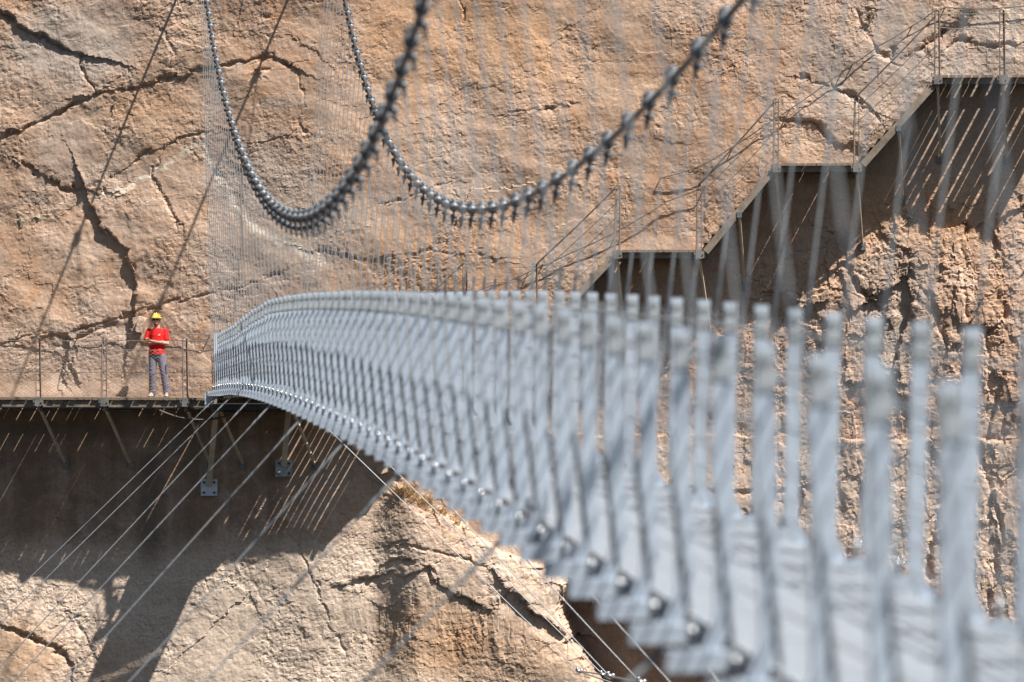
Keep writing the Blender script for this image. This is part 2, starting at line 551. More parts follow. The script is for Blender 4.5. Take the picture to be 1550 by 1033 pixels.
    h = h * (1 - .66 * near_path) - .02 * near_path
    # masks
    nz = fbm(u * .8, v * .8, 111, 4, .6)
    n2 = fbm(u * 2.5, v * 2.5, 121, 4, .6)
    def blob(cx, cy, rx, ry, soft=.5):
        r = np.sqrt(((P - cx) / rx) ** 2 + ((Q - cy) / ry) ** 2)
        return 1 - sm(r + .45 * nz + .15 * n2, 1 - soft, 1 + soft)
    pale = np.clip(.62 * sm(Q + 60 * nz, 790, 860) * (1 - sm(P, 850, 900)) + .38 * sm(Q, 662, 672) * sm(P, 840, 900)
                   + .75 * blob(420, 960, 200, 120) + .35 * blob(470, 830, 140, 70) + .6 * blob(1530, 60, 50, 60) + .3 * blob(600, 760, 90, 60) + .25 * blob(120, 900, 160, 70), 0, .95)
    vein = np.zeros(u.shape)
    for pts, wpx in VEINS:
        q = [UV(p) for p in pts]
        d, s = polydist(wu, wv, q)
        vein = np.maximum(vein, np.clip(np.exp(-(d / (wpx / K * .55)) ** 2) * (.75 + 1.1 * n2), 0, .9))
    ochre = np.clip(.5 * blob(650, 965, 80, 60) + .35 * blob(760, 1000, 110, 50) + .45 * blob(690, 60, 150, 80) + .3 * blob(640, 400, 170, 60)
                    + .35 * blob(210, 190, 60, 60) + .35 * blob(1400, 330, 120, 60) + .15 * blob(900, 120, 130, 90) + .45 * blob(20, 1000, 60, 50), 0, .85)
    grey = np.clip(.65 * blob(110, 60, 90, 55) + .6 * blob(70, 90, 80, 110) * .5 + .6 * blob(400, 290, 80, 60) + .5 * blob(680, 260, 60, 60)
                   + .5 * blob(1330, 130, 110, 110) + .6 * blob(1350, 480, 50, 110) + .55 * blob(1480, 130, 90, 110) + .4 * blob(150, 230, 90, 50)
                   + .45 * blob(380, 400, 110, 60) + .35 * blob(880, 400, 70, 50) + .12 * under + .35 * blob(40, 540, 60, 60) + .4 * blob(130, 545, 60, 55), 0, .8)
    stain_shade = np.clip(.9 * under + .5 * blob(690, 950, 180, 60) + .6 * hol, 0, 1)  # stains below the walkway deepened with painted shade, hollow darkened likewise
    dark = np.clip(.75 * np.exp(-((P - 220 - 6 * nz) / 22) ** 2) * sm(Q, 680, 700) * (1 - sm(Q, 830, 880)) + .55 * hol  # mossy vertical streak, plus shade painted into the hollow
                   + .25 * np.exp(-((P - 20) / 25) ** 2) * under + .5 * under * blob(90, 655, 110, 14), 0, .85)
    return h, pale, ochre, grey, stain_shade, dark, slab, vein

au = axis(-12.6, 12.6, .0265, -55, 55)
av = axis(-9.6, 7.6, .0265, -45, 45)
U, V_ = np.meshgrid(au, av)
Hh, pale, ochre, grey, stain_shade, dark, slab, vein = relief(U, V_)
nu, nv = len(au), len(av)
co = np.empty((nv, nu, 3), np.float32)
co[..., 0] = U
co[..., 1] = wall_base(U) - Hh
co[..., 2] = V_
idx = np.arange(nu * nv).reshape(nv, nu)
quads = np.stack([idx[:-1, :-1], idx[:-1, 1:], idx[1:, 1:], idx[1:, :-1]], -1).reshape(-1, 4)
me = bpy.data.meshes.new('cliff_face')
me.vertices.add(nu * nv)
me.vertices.foreach_set('co', co.reshape(-1))
me.loops.add(quads.size)
me.loops.foreach_set('vertex_index', quads.reshape(-1).astype(np.int32))
me.polygons.add(len(quads))
me.polygons.foreach_set('loop_start', np.arange(0, quads.size, 4, dtype=np.int32))
me.polygons.foreach_set('loop_total', np.full(len(quads), 4, np.int32))
me.update(calc_edges=True)
me.polygons.foreach_set('use_smooth', np.zeros(len(quads), bool))
for nm, arr in (('pale', pale), ('ochre', ochre), ('grey', grey), ('stain_shade', stain_shade), ('dark', dark), ('slab', slab), ('vein', vein)):
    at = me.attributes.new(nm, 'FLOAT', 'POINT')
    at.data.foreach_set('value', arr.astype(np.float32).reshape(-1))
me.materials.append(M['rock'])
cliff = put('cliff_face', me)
tag(cliff, 'tan and orange limestone cliff face with cracks filling the whole background', None, None, 'structure')

def surf(x, z):
    """distance of the rock surface at world (x, z)"""
    i = int(np.clip(np.searchsorted(au, x), 1, nu - 1))
    j = int(np.clip(np.searchsorted(av, z), 1, nv - 1))
    return float(co[j, i, 1])

def on_wall(p):
    """photo pixel -> point on the rock"""
    x, z = UV(p)
    for _ in range(4):
        y = surf(x, z)
        x, z = (p[0] - 775) * y / FPX, (452 - p[1]) * y / FPX
    return Vector((x, surf(x, z), z))

# ------------------------------------------------------------------ suspension bridge
STEP = 1.5
NI, I0 = 57, -7
HEAD = math.atan(.131 / (STEP * 1.0125))       # heading of the bridge, turned a little to the left
rv = Vector((math.cos(HEAD), math.sin(HEAD), 0))
def left_bolt(i):
    return Vector((.953 - .131 * i, STEP * (14.3 + 1.0125 * i), -1.30 - .0006 * (i - 24) ** 2 + .07 * max(0, 1 - i / 24)))
BW = 1.72
def centre(i):
    p = left_bolt(i) + rv * (BW / 2)
    p.z -= .07                       # top of the cross beam
    return p
def slope(i):
    return math.atan(-.0012 * (i - 24) / STEP)

bridge = empty('suspension_bridge', centre(0))
tag(bridge, 'long galvanised steel suspension footbridge with closely spaced railing posts running to the cliff', 'footbridge')
B0 = centre(0)
def rel(p):
    return Vector(p) - B0

# cross beam: open channel across the deck, both ends stick out
def beam_mesh():
    m = MB()
    m.box((0, 0, -.050), (1.94, .11, .096))
    for s in (-1, 1):
        m.box((s * .972, 0, -.050), (.008, .114, .100))
        m.box((s * .86, 0, .004), (.08, .09, .012))
    return m.mesh('cross_beam', 'zinc')
def fork_mesh():
    m = MB()
    m.box((0, 0, .012), (.040, .05, .024))
    for e in (-1, 1):
        m.box((0, e * .018, .050), (.026, .008, .065))
    nd = len(m.f)
    m.tube([(0, -.042, .08), (0, .042, .08)], .016, 10)
    m.ball((0, -.046, .08), .023)
    me_ = m.mesh('hanger_fork', 'rigging', True)
    me_.materials.append(M['bright'])
    for p in me_.polygons[nd:]:
        p.material_index = 1
    return me_
def post_mesh(s, hf):
    """folded channel post, curved outwards at the foot; s=+1 for the right row"""
    T = 1.45 * hf
    prof = [(.070, -.03), (.055, .03), (.028, .085), (.008, .135), (.0, .19), (.010, .75 * hf), (.020, T)]
    m = MB()
    m.loft([[(s * o - .043, -.004, z), (s * o + .043, -.004, z), (s * o + .043, .004, z), (s * o - .043, .004, z)] for o, z in prof])
    for e in (-1, 1):
        m.loft([[(s * o + e * .040 + a * .003, .0045 + b * .055, z) for a, b in ((-1, 0), (1, 0), (1, 1), (-1, 1))] for o, z in prof])
    return m.mesh('railing_post', 'zinc')
def head_mesh(s, hf):
    T = 1.45 * hf
    m = MB()
    m.box((s * .019, -.009, T - .115), (.074, .008, .17))
    m.box((s * .019, -.010, T - .175), (.084, .010, .018))
    for e in (-1, 1):
        m.tube([(s * .019 + e * .02, -.03, T - .06), (s * .019 + e * .02, -.012, T - .06)], .011, 6)
    m.box((s * -.012, .03, T - .15), (.10, .05, .03))
    return m.mesh('head_bracket', 'zinc_dull')
def deck_mesh():
    m = MB()
    m.box((0, 0, .014), (1.30, .478, .022))
    for s in (-1, 1):
        m.box((s * .64, 0, -.02), (.02, .478, .046))
    for k in range(9):
        m.box((0, -.2 + .05 * k, .027), (1.26, .012, .006))
    return m.mesh('deck_plate', 'zinc_deck')
def clamp_mesh():
    m = MB()
    m.tube([(0, -.085, 0), (0, -.06, 0), (0, .06, 0), (0, .085, 0)], [.042, .062, .062, .042], 10)
    m.box((0, 0, .058), (.055, .13, .06))
    for y in (-.045, .045):
        m.tube([(-.052, y, .066), (.052, y, .066)], .022, 8)
        m.ball((0, y, .088), .026, 8, 5)
    m.box((0, 0, -.09), (.022, .10, .12))
    m.tube([(-.045, 0, -.12), (.045, 0, -.12)], .024, 8)
    return m.mesh('cable_clamp', 'clamp', True)
beam_me, fork_me, deck_me, clamp_me = beam_mesh(), fork_mesh(), deck_mesh(), clamp_mesh()
post_me, head_me = {}, {}
def post_of(s, i):
    hf = round(1 - .15 * min(1, max(0, (i - 37) / 12)), 2)
    if (s, hf) not in post_me:
        post_me[(s, hf)] = post_mesh(s, hf)
        head_me[(s, hf)] = head_mesh(s, hf)
    return post_me[(s, hf)], hf

def cable_pt(side, i):
    b = left_bolt(i)
    if side < 0:
        z = .93 + .0057 * (i - 23) ** 2
        lean = .12 - .09 * min(1, max(0, (i - 8) / 45))
        return b + Vector((-lean * (z - b.z), 0, z - b.z))
    b = b + rv * BW
    z = 1.04 + .0069 * (i - 23.6) ** 2
    lean = .12 - .04 * min(1, max(0, (i - 8) / 45))
    return b + Vector((lean * (z - b.z), 0, z - b.z))

main = {}
for side in (-1, 1):
    pts = [rel(cable_pt(side, i)) for i in range(I0, NI + 1)]
    # run the cable on into the rock, and back over the camera side
    d1, d0 = pts[-1] - pts[-2], pts[0] - pts[1]
    pts = [pts[0] + d0 * 3] + pts + [pts[-1] + d1 * .7 + Vector((0, 0, .12)), pts[-1] + d1 * 2.2 + Vector((0, 0, .7))]
    m = MB()
    m.tube(pts, .028, 8)
    main[side] = m.build('main_cable', 'cable', bridge, True)

for i in range(I0, NI):
    c = rel(centre(i))
    rot = (slope(i), 0, HEAD)
    put('cross_beam', beam_me, bridge, c, rot)
    for k in range(3):
        f = (k + .5) / 3
        cc = rel(centre(i + f))
        put('deck_plate', deck_me, bridge, cc + Vector((rnd.uniform(-.004, .004), 0, .002 + rnd.uniform(0, .004))), (slope(i + f), rnd.uniform(-.004, .004), HEAD))
    for s in (-1, 1):
        pm, hf = post_of(s, i)
        j = .005
        pst = put('railing_post', pm, bridge, c + rv * (s * .70), (slope(i) + rnd.uniform(-j, j), rnd.uniform(-j, j), HEAD + rnd.uniform(-.02, .02)))
        put('head_bracket', head_me[(s, hf)], pst)
        bolt = c + rv * (s * BW / 2)
        cp = rel(cable_pt(s, i))
        dirv = (bolt - cp).normalized()
        top, bot = cp + dirv * .10, bolt + Vector((0, 0, .09))
        hg = MB().tube([top, bot], .0078, 5).build('hanger', 'zinc_rope', bridge)
        L = (top - bot).length
        u = (top - bot).normalized()
        MB().tube([cp + dirv * q for q in (.09, .11, .19, .23)], [.014, .021, .019, .011], 6).build('hanger_socket', 'rigging', hg)
        tb = (.10 if s < 0 else .95) + rnd.uniform(-.04, .04)
        put('hanger_fork', fork_me, hg, bolt + Vector((0, 0, .012)), rot)
        MB().tube([bot + u * (t_ + tb) for t_ in (0, .05, .27, .29, .56, .61)], [.010, .016, .016, .012, .016, .010], 7).build('turnbuckle', 'rigging', hg)
        cn, cb = rel(cable_pt(s, i + .1)), rel(cable_pt(s, i - .1))
        dv = (cn - cb).normalized()
        q = dv.to_track_quat('Y', 'Z').to_euler()
        put('cable_clamp', clamp_me, main[s], cp, (q.x, q.y, q.z))

# railing wires, top rail and deck edge bars, one run along each side
for s in (-1, 1):
    for name, mat, r_, h, out in (('top_rail', 'zinc_rope', .009, 1.30, -.005), ('rail_wire', 'zinc_rope', .006, 1.10, .0), ('rail_wire', 'zinc_rope', .006, .90, 0), ('rail_wire', 'zinc_rope', .006, .70, -.01), ('rail_wire', 'zinc_rope', .006, .50, -.01), ('rail_wire', 'zinc_rope', .006, .30, -.015)):
        pts = []
        for i in range(I0, NI):
            _, hf = post_of(s, i)
            p = rel(centre(i)) + rv * (s * (.66 + out))
            p.z += h * hf
            pts.append(p)
        MB().tube(pts, r_, 5).build(name, mat, bridge)
    pts = [rel(centre(i)) + rv * (s * .62) + Vector((0, 0, -.135)) for i in range(I0, NI)]
    MB().tube(pts, .022, 6).build('stringer_cable', 'dull', bridge)

# diamond wire netting inside the posts
for s in (-1, 1):
    hf_of = lambda i: 1 - .15 * min(1, max(0, (i - 37) / 12))
    def at(f, h):
        return rel(centre(f)) + rv * (s * .655) + Vector((0, 0, h * hf_of(f)))
    for lo, hi, fa, fb, pitch, r_ in ((.55, 1.38, I0, 12.0, .12, .0005), (.55, 1.38, 12.0, NI - 1.7, .042, .00055)):
        m = MB()
        f = float(fa)
        while f < fb:
            for a_, b_ in ((lo, hi), (hi, lo)):
                m.tube([at(f, a_), at(f + .55, b_)], r_, 3, False)
            f += pitch / STEP
        tag(m.build('wire_netting', 'net_zinc', bridge), None, None, None, 'stuff')

# wind bracing: stays from the deck down to a wind cable on each side
TIES = [(55, 6.0, 5.8), (48, 5.4, 5.3), (41, 4.4, 4.7), (35, 3.9, 4.2), (28, 3.5, 3.9), (21, 3.5, 3.9), (15, 3.9, 4.2), (8, 4.6, 4.8), (2, 5.4, 5.6)]
clip = MB()
clip.box((0, 0, 0), (.09, .13, .06))
clip.tube([(-.07, 0, 0), (.07, 0, 0)], .028, 8)
clip.ball((.05, 0, .045), .035)
clip.ball((-.05, -.03, .03), .03)
clip_me = clip.mesh('wind_clamp', 'bright', True)
for s in (-1, 1):
    ends = []
    for i, ox, oz in TIES:
        a = rel(centre(i)) + rv * (s * .80) + Vector((0, 0, -.11))
        e = a + Vector((s * ox * (1.3 if s < 0 else 1), 0, -oz * (1.3 if s < 0 else 1)))
        ends.append(e)
        st = MB().tube([a, e], .010, 6).build('wind_stay', 'zinc_rope', bridge)
        u = (e - a).normalized()
        MB().tube([a, a + u * .05, a + u * .42, a + u * .47], [.012, .017, .017, .012], 7).build('turnbuckle', 'zinc_rope', st)
        MB().tube([a + u * 1.2, a + u * 1.26, a + u * 1.42, a + u * 1.46], [.011, .015, .015, .011], 7).build('stay_clip', 'clamp', st)
    e0 = ends[0] + Vector((s * 1.6, 0, -.8))
    px_ = e0 + B0
    e0.y = surf(px_.x, px_.z) - B0.y
    wc = MB().tube([e0] + ends + [ends[-1] + (ends[-1] - ends[-2]) * .8], .017, 6).build('wind_cable', 'zinc_rope', bridge)
    for k, e in enumerate(ends):
        put('wind_clamp', clip_me, wc, e, (rnd.uniform(-.3, .3), .5 * s, rnd.uniform(-.3, .3)))

# gate frame where the bridge meets the cliff landing
ce = rel(centre(56.35))
for s in (-1, 1):
    MB().box(ce + rv * (s * .78) + Vector((0, 0, .60)), (.075, .06, 1.30)).build('end_post', 'plate_light', bridge)
    MB().box(ce + rv * (s * .70) + Vector((0, .02, .62)), (.03, .03, 1.42)).build('end_post_bar', 'dark_steel', bridge)

# ------------------------------------------------------------------ landing on the cliff
lc = centre(56.6)
landing = empty('landing_platform', (lc.x, lc.y, lc.z), HEAD)
tag(landing, 'dark steel landing frame under the far bridge end, standing on two vertical struts', 'platform')
m = MB()
for yy in (-.55, .05, .9):
    m.bar((-.86, yy, -.30), (.86, yy, -.30), .10, .16)
m.build('frame_beam', 'dark_steel', landing)
MB().bar((-.90, -.64, -.245), (.90, -.64, -.245), .012, .018).build('frame_lip', 'bright', landing)
for s in (-1, 1):
    MB().bar((s * .80, -.66, -.20), (s * .80, 1.4, -.20), .07, .10).build('side_beam', 'dull', landing)
    MB().box((s * .95, -.60, -.13), (.16, .10, .26)).build('cable_anchor', 'zinc', landing)
MB().bar((-.86, -.50, -.38), (.86, .9, -.42), .05, .05).build('diagonal_brace', 'dull', landing)
for k in range(8):
    MB().bbox((0, -.45 + .175 * k, -.06), (1.62, .155, .045)).build('plank', 'plank', landing)
for s, foot_px, mat in ((-1, (317, 742), 'plate_light'), (1, (430, 713), 'dull')):
    top = Vector((s * .78, -.30, -.40))
    mw = Matrix.Translation(landing.location) @ Matrix.Rotation(HEAD, 4, 'Z')
    f = on_wall(foot_px)
    n_off = Vector((0, -.14, 0))
    foot = mw.inverted() @ (f + n_off + Vector((0, 0, .12)))
    MB().bar(top, foot, .115, .115, (0, 1, 0)).build('vertical_strut', 'strut', landing)
    MB().box(top + Vector((0, 0, .02)), (.20, .20, .03)).build('strut_head_plate', 'dull', landing)
    base = MB().box((foot.x, foot.y + .02, foot.z - .06), (.36, .05, .36)).build('base_plate', mat if mat == 'plate_light' else 'zinc_dull', landing)
    MB().box((foot.x, foot.y + .10, foot.z - .04), (.26, .16, .26)).build('plate_backing', 'dull', landing)
    for bx in (-.11, .11):
        for bz in (-.11, .11):
            MB().tube([(foot.x + bx, foot.y - .05, foot.z - .06 + bz), (foot.x + bx, foot.y + .0, foot.z - .06 + bz)], .028, 6).build('anchor_bolt', 'dark_steel', base)

# ------------------------------------------------------------------ cliff walkway
plank_me = MB().bbox((0, 0, 0), (.145, 1.16, .05), .008).mesh('plank', 'plank')
def _plank(v):
    m = MB()
    m.box((0, 0, -.003), (.116 + .004 * v, 1.42 + .02 * min(v, 1), .052))
    return m.mesh('plank', 'plank')
planks = [_plank(v) for v in (-1, 0, 1)]
wide_planks = [_plank(v) for v in (2.4, 3.4, 4.2)]
tread_me = MB().box((0, 0, 0), (.22, 1.30, .04)).box((-.09, 0, -.03), (.02, 1.30, .05)).mesh('tread', 'plank')

def rail_post(parent, x, y, z, hgt, lean=0.0):
    """a pair of flat bars joined by short spacers"""
    m = MB()
    for s in (-.052, .052):
        m.bar((x + s, y, z - .16), (x + s * .8 + lean, y + .02, z + hgt), .017, .045)
    for k in range(6):
        zz = z + hgt * (k + .7) / 6
        m.box((x + lean * (k + .7) / 6, y + .01, zz), (.10, .012, .02))
    m.tube([(x - .06 + lean, y + .02, z + hgt), (x + lean, y + .02, z + hgt + .03), (x + .06 + lean, y + .02, z + hgt)], .014, 6)
    p = m.build('railing_post', 'rust_post', parent)
    q = MB()
    q.box((x, y + .02, z - .10), (.22, .13, .15))
    q.box((x, y - .05, z - .10), (.13, .02, .18))
    b = q.build('post_bracket', 'dull', p)
    for s in (-1, 1):
        MB().tube([(x + s * .08, y - .075, z - .10), (x + s * .08, y - .045, z - .10)], .018, 6).build('bolt', 'clamp', p)
    return p

def strut(parent, a, foot_world):
    inv = Matrix.Rotation(-parent.rotation_euler.z, 4, 'Z') @ Matrix.Translation(-parent.location)
    f = inv @ Vector(foot_world)
    st = MB().bar(a, f + Vector((0, -.03, 0)), .05, .05).build('strut', 'strut', parent)
    MB().box((f.x, f.y - .02, f.z), (.15, .07, .17)).build('anchor_plate', 'dull', st)
    MB().tube([(f.x, f.y - .09, f.z + .02), (f.x, f.y - .02, f.z + .02)], .025, 6).build('bolt', 'clamp', st)
    return st

def sag(a, b, d, n=10):
    a, b = Vector(a), Vector(b)
    return [a.lerp(b, k / n) - Vector((0, 0, d * 4 * (k / n) * (1 - k / n))) for k in range(n + 1)]

def netting(parent, x0, x1, y, z0, z1, pitch=.105):
    m = MB()
    hgt = z1 - z0
    run = hgt * 1.45
    n = int((x1 - x0 + run) / pitch) + 1
    for sgn in (1, -1):
        for k in range(n):
            xs = x0 - run + k * pitch if sgn > 0 else x0 + k * pitch
            a, b = Vector((xs, y, z0)), Vector((xs + sgn * run, y, z1))
            if sgn > 0:
                t0, t1 = max(0, (x0 - a.x) / run), min(1, (x1 - a.x) / run)
            else:
                t0, t1 = max(0, (a.x - x1) / run), min(1, (a.x - x0) / run)
            if t1 > t0 + .02:
                m.tube([a.lerp(b, t0), a.lerp(b, t1)], .0028, 3, False)
    return tag(m.build('wire_netting', 'net', parent), None, None, None, 'stuff')

# the level stretch on the left, from outside the frame to beyond the landing
LW = -.172
left = empty('cliff_boardwalk', (-6.2, 107.06, -2.135), LW)
tag(left, 'level plank boardwalk bolted to the cliff with a wire railing, the man standing on it', 'boardwalk')
n = 0
x = -7.3
while x < 3.9:
    put('plank', (planks if x > .1 else wide_planks)[n % 3], left, (x + rnd.uniform(-.013, .013), .66 + rnd.uniform(-.02, .02), -.023 + rnd.uniform(-.004, .004)), (0, rnd.uniform(-.01, .01), rnd.uniform(-.008, .008)))
    x += .160 + rnd.uniform(-.003, .003)
    n += 1
xs = [-7.1, -5.6, -4.08, -2.62, -.82, -.10, 1.5, 3.5]
for a, b in zip(xs[:-1], xs[1:]):
    m = MB()
    m.box(((a + b) / 2, .03, -.150), (b - a - .16, .07, .16))
    m.box(((a + b) / 2, -.01, -.18), (b - a - .16, .012, .05))
    if b < -.5:
        MB().box(((a + b) / 2, .53, -.105), (b - a - .12, .66, .012)).build('light_block_plate', 'dark_steel', left)  # unseen plate added to stop sunlight through the plank gaps
    m.build('edge_beam', 'beam', left)
    MB().bar((a, 1.05, -.12), (b, 1.05, -.12), .06, .12).build('inner_beam', 'dull', left)
MB().tube([(-6.4, .02, -.275), (-2.0, .03, -.285), (3.4, .02, -.275)], .016, 6).build('conduit', 'dark_steel', left)
for k, a in enumerate(xs):
    MB().bar((a, -.02, -.25), (a, 1.12, -.25), .07, .09).build('joist', 'dull', left)
    if a < -.5:
        rail_post(left, a, -.03, 0, 1.27, rnd.uniform(-.02, .08))
def LWp(p):
    return Matrix.Translation(left.location) @ Matrix.Rotation(LW, 4, 'Z') @ Vector(p)
def foot_on_wall(wp, dx, dz):
    xx, zz = wp.x + dx, wp.z + dz
    return Vector((xx, surf(xx, zz), zz))
for a in xs:
    wp = LWp((a, .05, -.28))
    strut(left, (a + .02, .05, -.26), foot_on_wall(wp, .47, -1.20))
for a, b in zip(xs[:5], xs[1:6]):
    for h, d in ((1.24, .02), (1.05, .03), (.55, .01)):
        MB().tube(sag((a, -.02, h), (b, -.02, h), d), .0075, 4).build('rail_wire', 'wire', left)
    netting(left, a + .03, b - .03, -.025, .02, 1.03)
# slack black hose under the boards
hs = MB().tube(sag((-1.4, .0, -.27), (.35, .0, -.29), .19, 16), .022, 6)
tag(hs.build('drain_hose', 'rope', None), None)
bpy.data.objects['drain_hose'].matrix_world = Matrix.Translation(left.location) @ Matrix.Rotation(LW, 4, 'Z')
tag(bpy.data.objects['drain_hose'], 'slack black hose drooping under the boardwalk below the man', 'hose')

# lifeline fixed to the rock behind the man
pts = []
for p in ((-15, 505), (30, 502), (75, 500), (120, 505), (180, 506), (235, 504), (290, 506), (318, 507)):
    q = on_wall(p)
    q.y -= .10
    pts.append(q)
m = MB().tube(pts, .008, 5)
ll = m.build('lifeline_cable', 'wire')
tag(ll, 'thin steel lifeline fixed along the rock at shoulder height behind the man', 'cable')
for q in pts[1::2]:
    MB().bar(q, q + Vector((0, .2, 0)), .02, .02).build('rock_bolt', 'clamp', ll)

# the stepped stretch on the right: flats joined by flights of stairs
RW = -.0997
def front(x):                        # front edge of the right-hand walkway
    return float(wall_base(x)) - 1.18
def RWpt(px_, py_):
    d = 106.4
    for _ in range(5):
        x = (px_ - 775) * d / FPX
        d = front(x)
    return Vector((x, d, (452 - py_) * d / FPX))

FLATS = [((586, 602), (590, 602), None), ((700, 497), (816, 496), 'level wooden landing between the lowest two stair flights, half hidden by the bridge railing'),
         ((930, 384), (1064, 373), 'level wooden landing in the middle of the stepped walkway'),
         ((1170, 254), (1302, 241), 'level wooden landing below the uppermost stair flight'),
         ((1414, 124), (1620, 104), 'dark plank landing at the upper right above the deep shadow')]
inst = []
for k, (a, b, lab) in enumerate(FLATS):
    A, Bp = RWpt(*a), RWpt(*b)
    inst.append((A, Bp))
    if lab is None:
        continue
    z = (A.z + Bp.z) / 2
    o = empty('stair_landing', (A.x, A.y, z), RW)
    tag(o, lab, 'landing', 'level landings of the stepped walkway')
    L = (Vector((Bp.x, Bp.y, 0)) - Vector((A.x, A.y, 0))).length
    x, n = .07, 0
    while x < L:
        put('plank', planks[n % 3], o, (x + (rnd.uniform(-.024, .024) if k == 4 else rnd.uniform(-.012, .012)), .65 + rnd.uniform(-.015, .015), -.023), (0, rnd.uniform(-.012, .012), rnd.uniform(-.008, .008)))
        x += .160 if k == 4 else .124 + .03 * (n % 4 == 0)
        n += 1
    MB().box((L / 2, .04, -.115), (L + .1, .06, .13)).build('edge_beam', 'beam', o)
    MB().bar((-.05, 1.04, -.11), (L + .05, 1.04, -.11), .06, .12).build('inner_beam', 'dull', o)
    stops = [.06, L - .08] if k < 4 else [.06, L * .5, L - .06]
    for sx in stops:
        MB().bar((sx, -.02, -.21), (sx, 1.1, -.21), .07, .08).build('joist', 'dull', o)
        rail_post(o, sx, -.03, 0, 1.36, rnd.uniform(-.02, .03))
        wp = o.location + Matrix.Rotation(RW, 3, 'Z') @ Vector((sx, .03, -.24))
        strut(o, (sx + .01, .03, -.22), foot_on_wall(wp, rnd.uniform(.14, .28), -1.5))
    for s0, s1 in zip(stops[:-1], stops[1:]):
        for h, d in ((1.30, .015), (1.02, .05), (.5, .02)):
            MB().tube(sag((s0, -.03, h), (s1, -.03, h), d), .0065, 4).build('rail_wire', 'wire', o)

FLAB = ['lowest wooden stair flight of the cliff walkway, behind the bridge railing', 'wooden stair flight rising to the middle landing',
        'wooden stair flight between the middle landing and the next one', 'uppermost wooden stair flight climbing to the dark plank landing']
for k in range(4):
    A, Bp = inst[k][1].copy(), inst[k + 1][0].copy()
    o = empty('stair_flight', A, RW)
    tag(o, FLAB[k], 'staircase', 'stair flights of the stepped walkway')
    rel2 = Matrix.Rotation(-RW, 3, 'Z') @ (Bp - A)
    L, Z = rel2.x, rel2.z
    dn = Vector((0, 0, -.10))
    for yy, mat in ((-.02, 'beam'), (1.0, 'dull')):
        MB().bar(Vector((.06, yy, -.02)) + dn, Vector((L - .04, yy, Z - .0)) + dn, .045, .145).build('stringer', mat, o)
    nt_ = 9
    for j in range(nt_):
        f = (j + .6) / nt_
        put('tread', tread_me, o, (L * f, .66, Z * f - .02))
    # middle support and railing
    wp = o.location + Matrix.Rotation(RW, 3, 'Z') @ Vector((L * .52, .0, Z * .52 - .25))
    strut(o, (L * .52, .0, Z * .52 - .20), foot_on_wall(wp, .17, -1.45))
    MB().box((L * .52, .0, Z * .52 - .20), (.10, .12, .12)).build('strut_head', 'clamp', o)
    MB().tube([(-.07, -.04, 1.33), (L * .5, -.05, Z * .5 + 1.36), (L + .02, -.04, Z + 1.38)], .019, 6).build('hand_rail', 'rope', o)
    for h, d in ((1.08, .03), (.78, .05)):
        MB().tube(sag((-.07, -.03, h), (L + .05, -.03, Z + h), d), .008, 4).build('rail_wire', 'wire', o)
    for h in (.5, .25):
        MB().tube(sag((-.07, -.03, h), (L + .05, -.03, Z + h), .01), .005, 4).build('rail_wire', 'wire', o)

# hand ropes slung along the rock behind the steps
for k, pp in enumerate((((700, 452), (760, 430), (800, 412), (860, 385), (935, 350), (1010, 305), (1068, 282)),
                        ((1000, 270), (1060, 252), (1110, 222), (1160, 188), (1195, 166), (1260, 120), (1290, 98)),
                        ((1275, 108), (1330, 70), (1380, 40), (1412, 18), (1430, 12), (1500, 14), (1580, 6)),
                        ((640, 470), (700, 448), (745, 432), (790, 424), (822, 400)))):
    pts = []
    for p in pp:
        q = on_wall(p)
        q.y -= .12 if k < 3 else .2
        pts.append(q)
    fine_pts = []
    for a, b in zip(pts[:-1], pts[1:]):
        fine_pts += sag(a, b, .015, 4)[:-1]
    o = MB().tube(fine_pts + [pts[-1]], .012, 5).build('hand_rope', 'rope')
    tag(o, ['dark hand rope along the rock behind the middle landing and its lower flight', 'dark hand rope along the rock above the third stair flight',
            'dark hand rope along the rock beside the uppermost stair flight', 'dark hand rope along the rock by the lowest stair flight'][k], 'rope', 'hand ropes along the stepped walkway')
    for q in pts[::2]:
        MB().bar(q, q + Vector((0, .25, 0)), .018, .018).build('rock_bolt', 'clamp', o)

# ------------------------------------------------------------------ the man
def remeshed(mb, name, mat, parent, voxel, smooth=4):
    o = mb.build(name, mat, None)
    md = o.modifiers.new('r', 'REMESH')
    md.mode = 'VOXEL'
    md.voxel_size = voxel
    md.use_smooth_shade = True
    s2 = o.modifiers.new('s', 'SMOOTH')
    s2.iterations = smooth
    s2.factor = .5
    dg = bpy.context.evaluated_depsgraph_get()
    me2 = bpy.data.meshes.new_from_object(o.evaluated_get(dg))
    o.modifiers.clear()
    old = o.data
    o.data = me2
    bpy.data.meshes.remove(old)
    me2.name = name
    o.parent = parent
    return o

def limb(m, pts, rs, n=12):
    m.tube(pts, rs, n)
    for p, r_ in zip(pts, rs):
        m.ball(p, r_, 12, 8)

def ell(c, rx, ry, n=18, tilt=0.0):
    return [(c[0] + rx * math.cos(2 * math.pi * j / n), c[1] + ry * math.sin(2 * math.pi * j / n), c[2] + tilt * math.sin(2 * math.pi * j / n)) for j in range(n)]

mp = LWp((-1.61, .62, 0))
man = empty('person', mp, R(-8))
tag(man, 'man in red t-shirt, yellow helmet and grey trousers standing with crossed arms on the boardwalk', 'person')
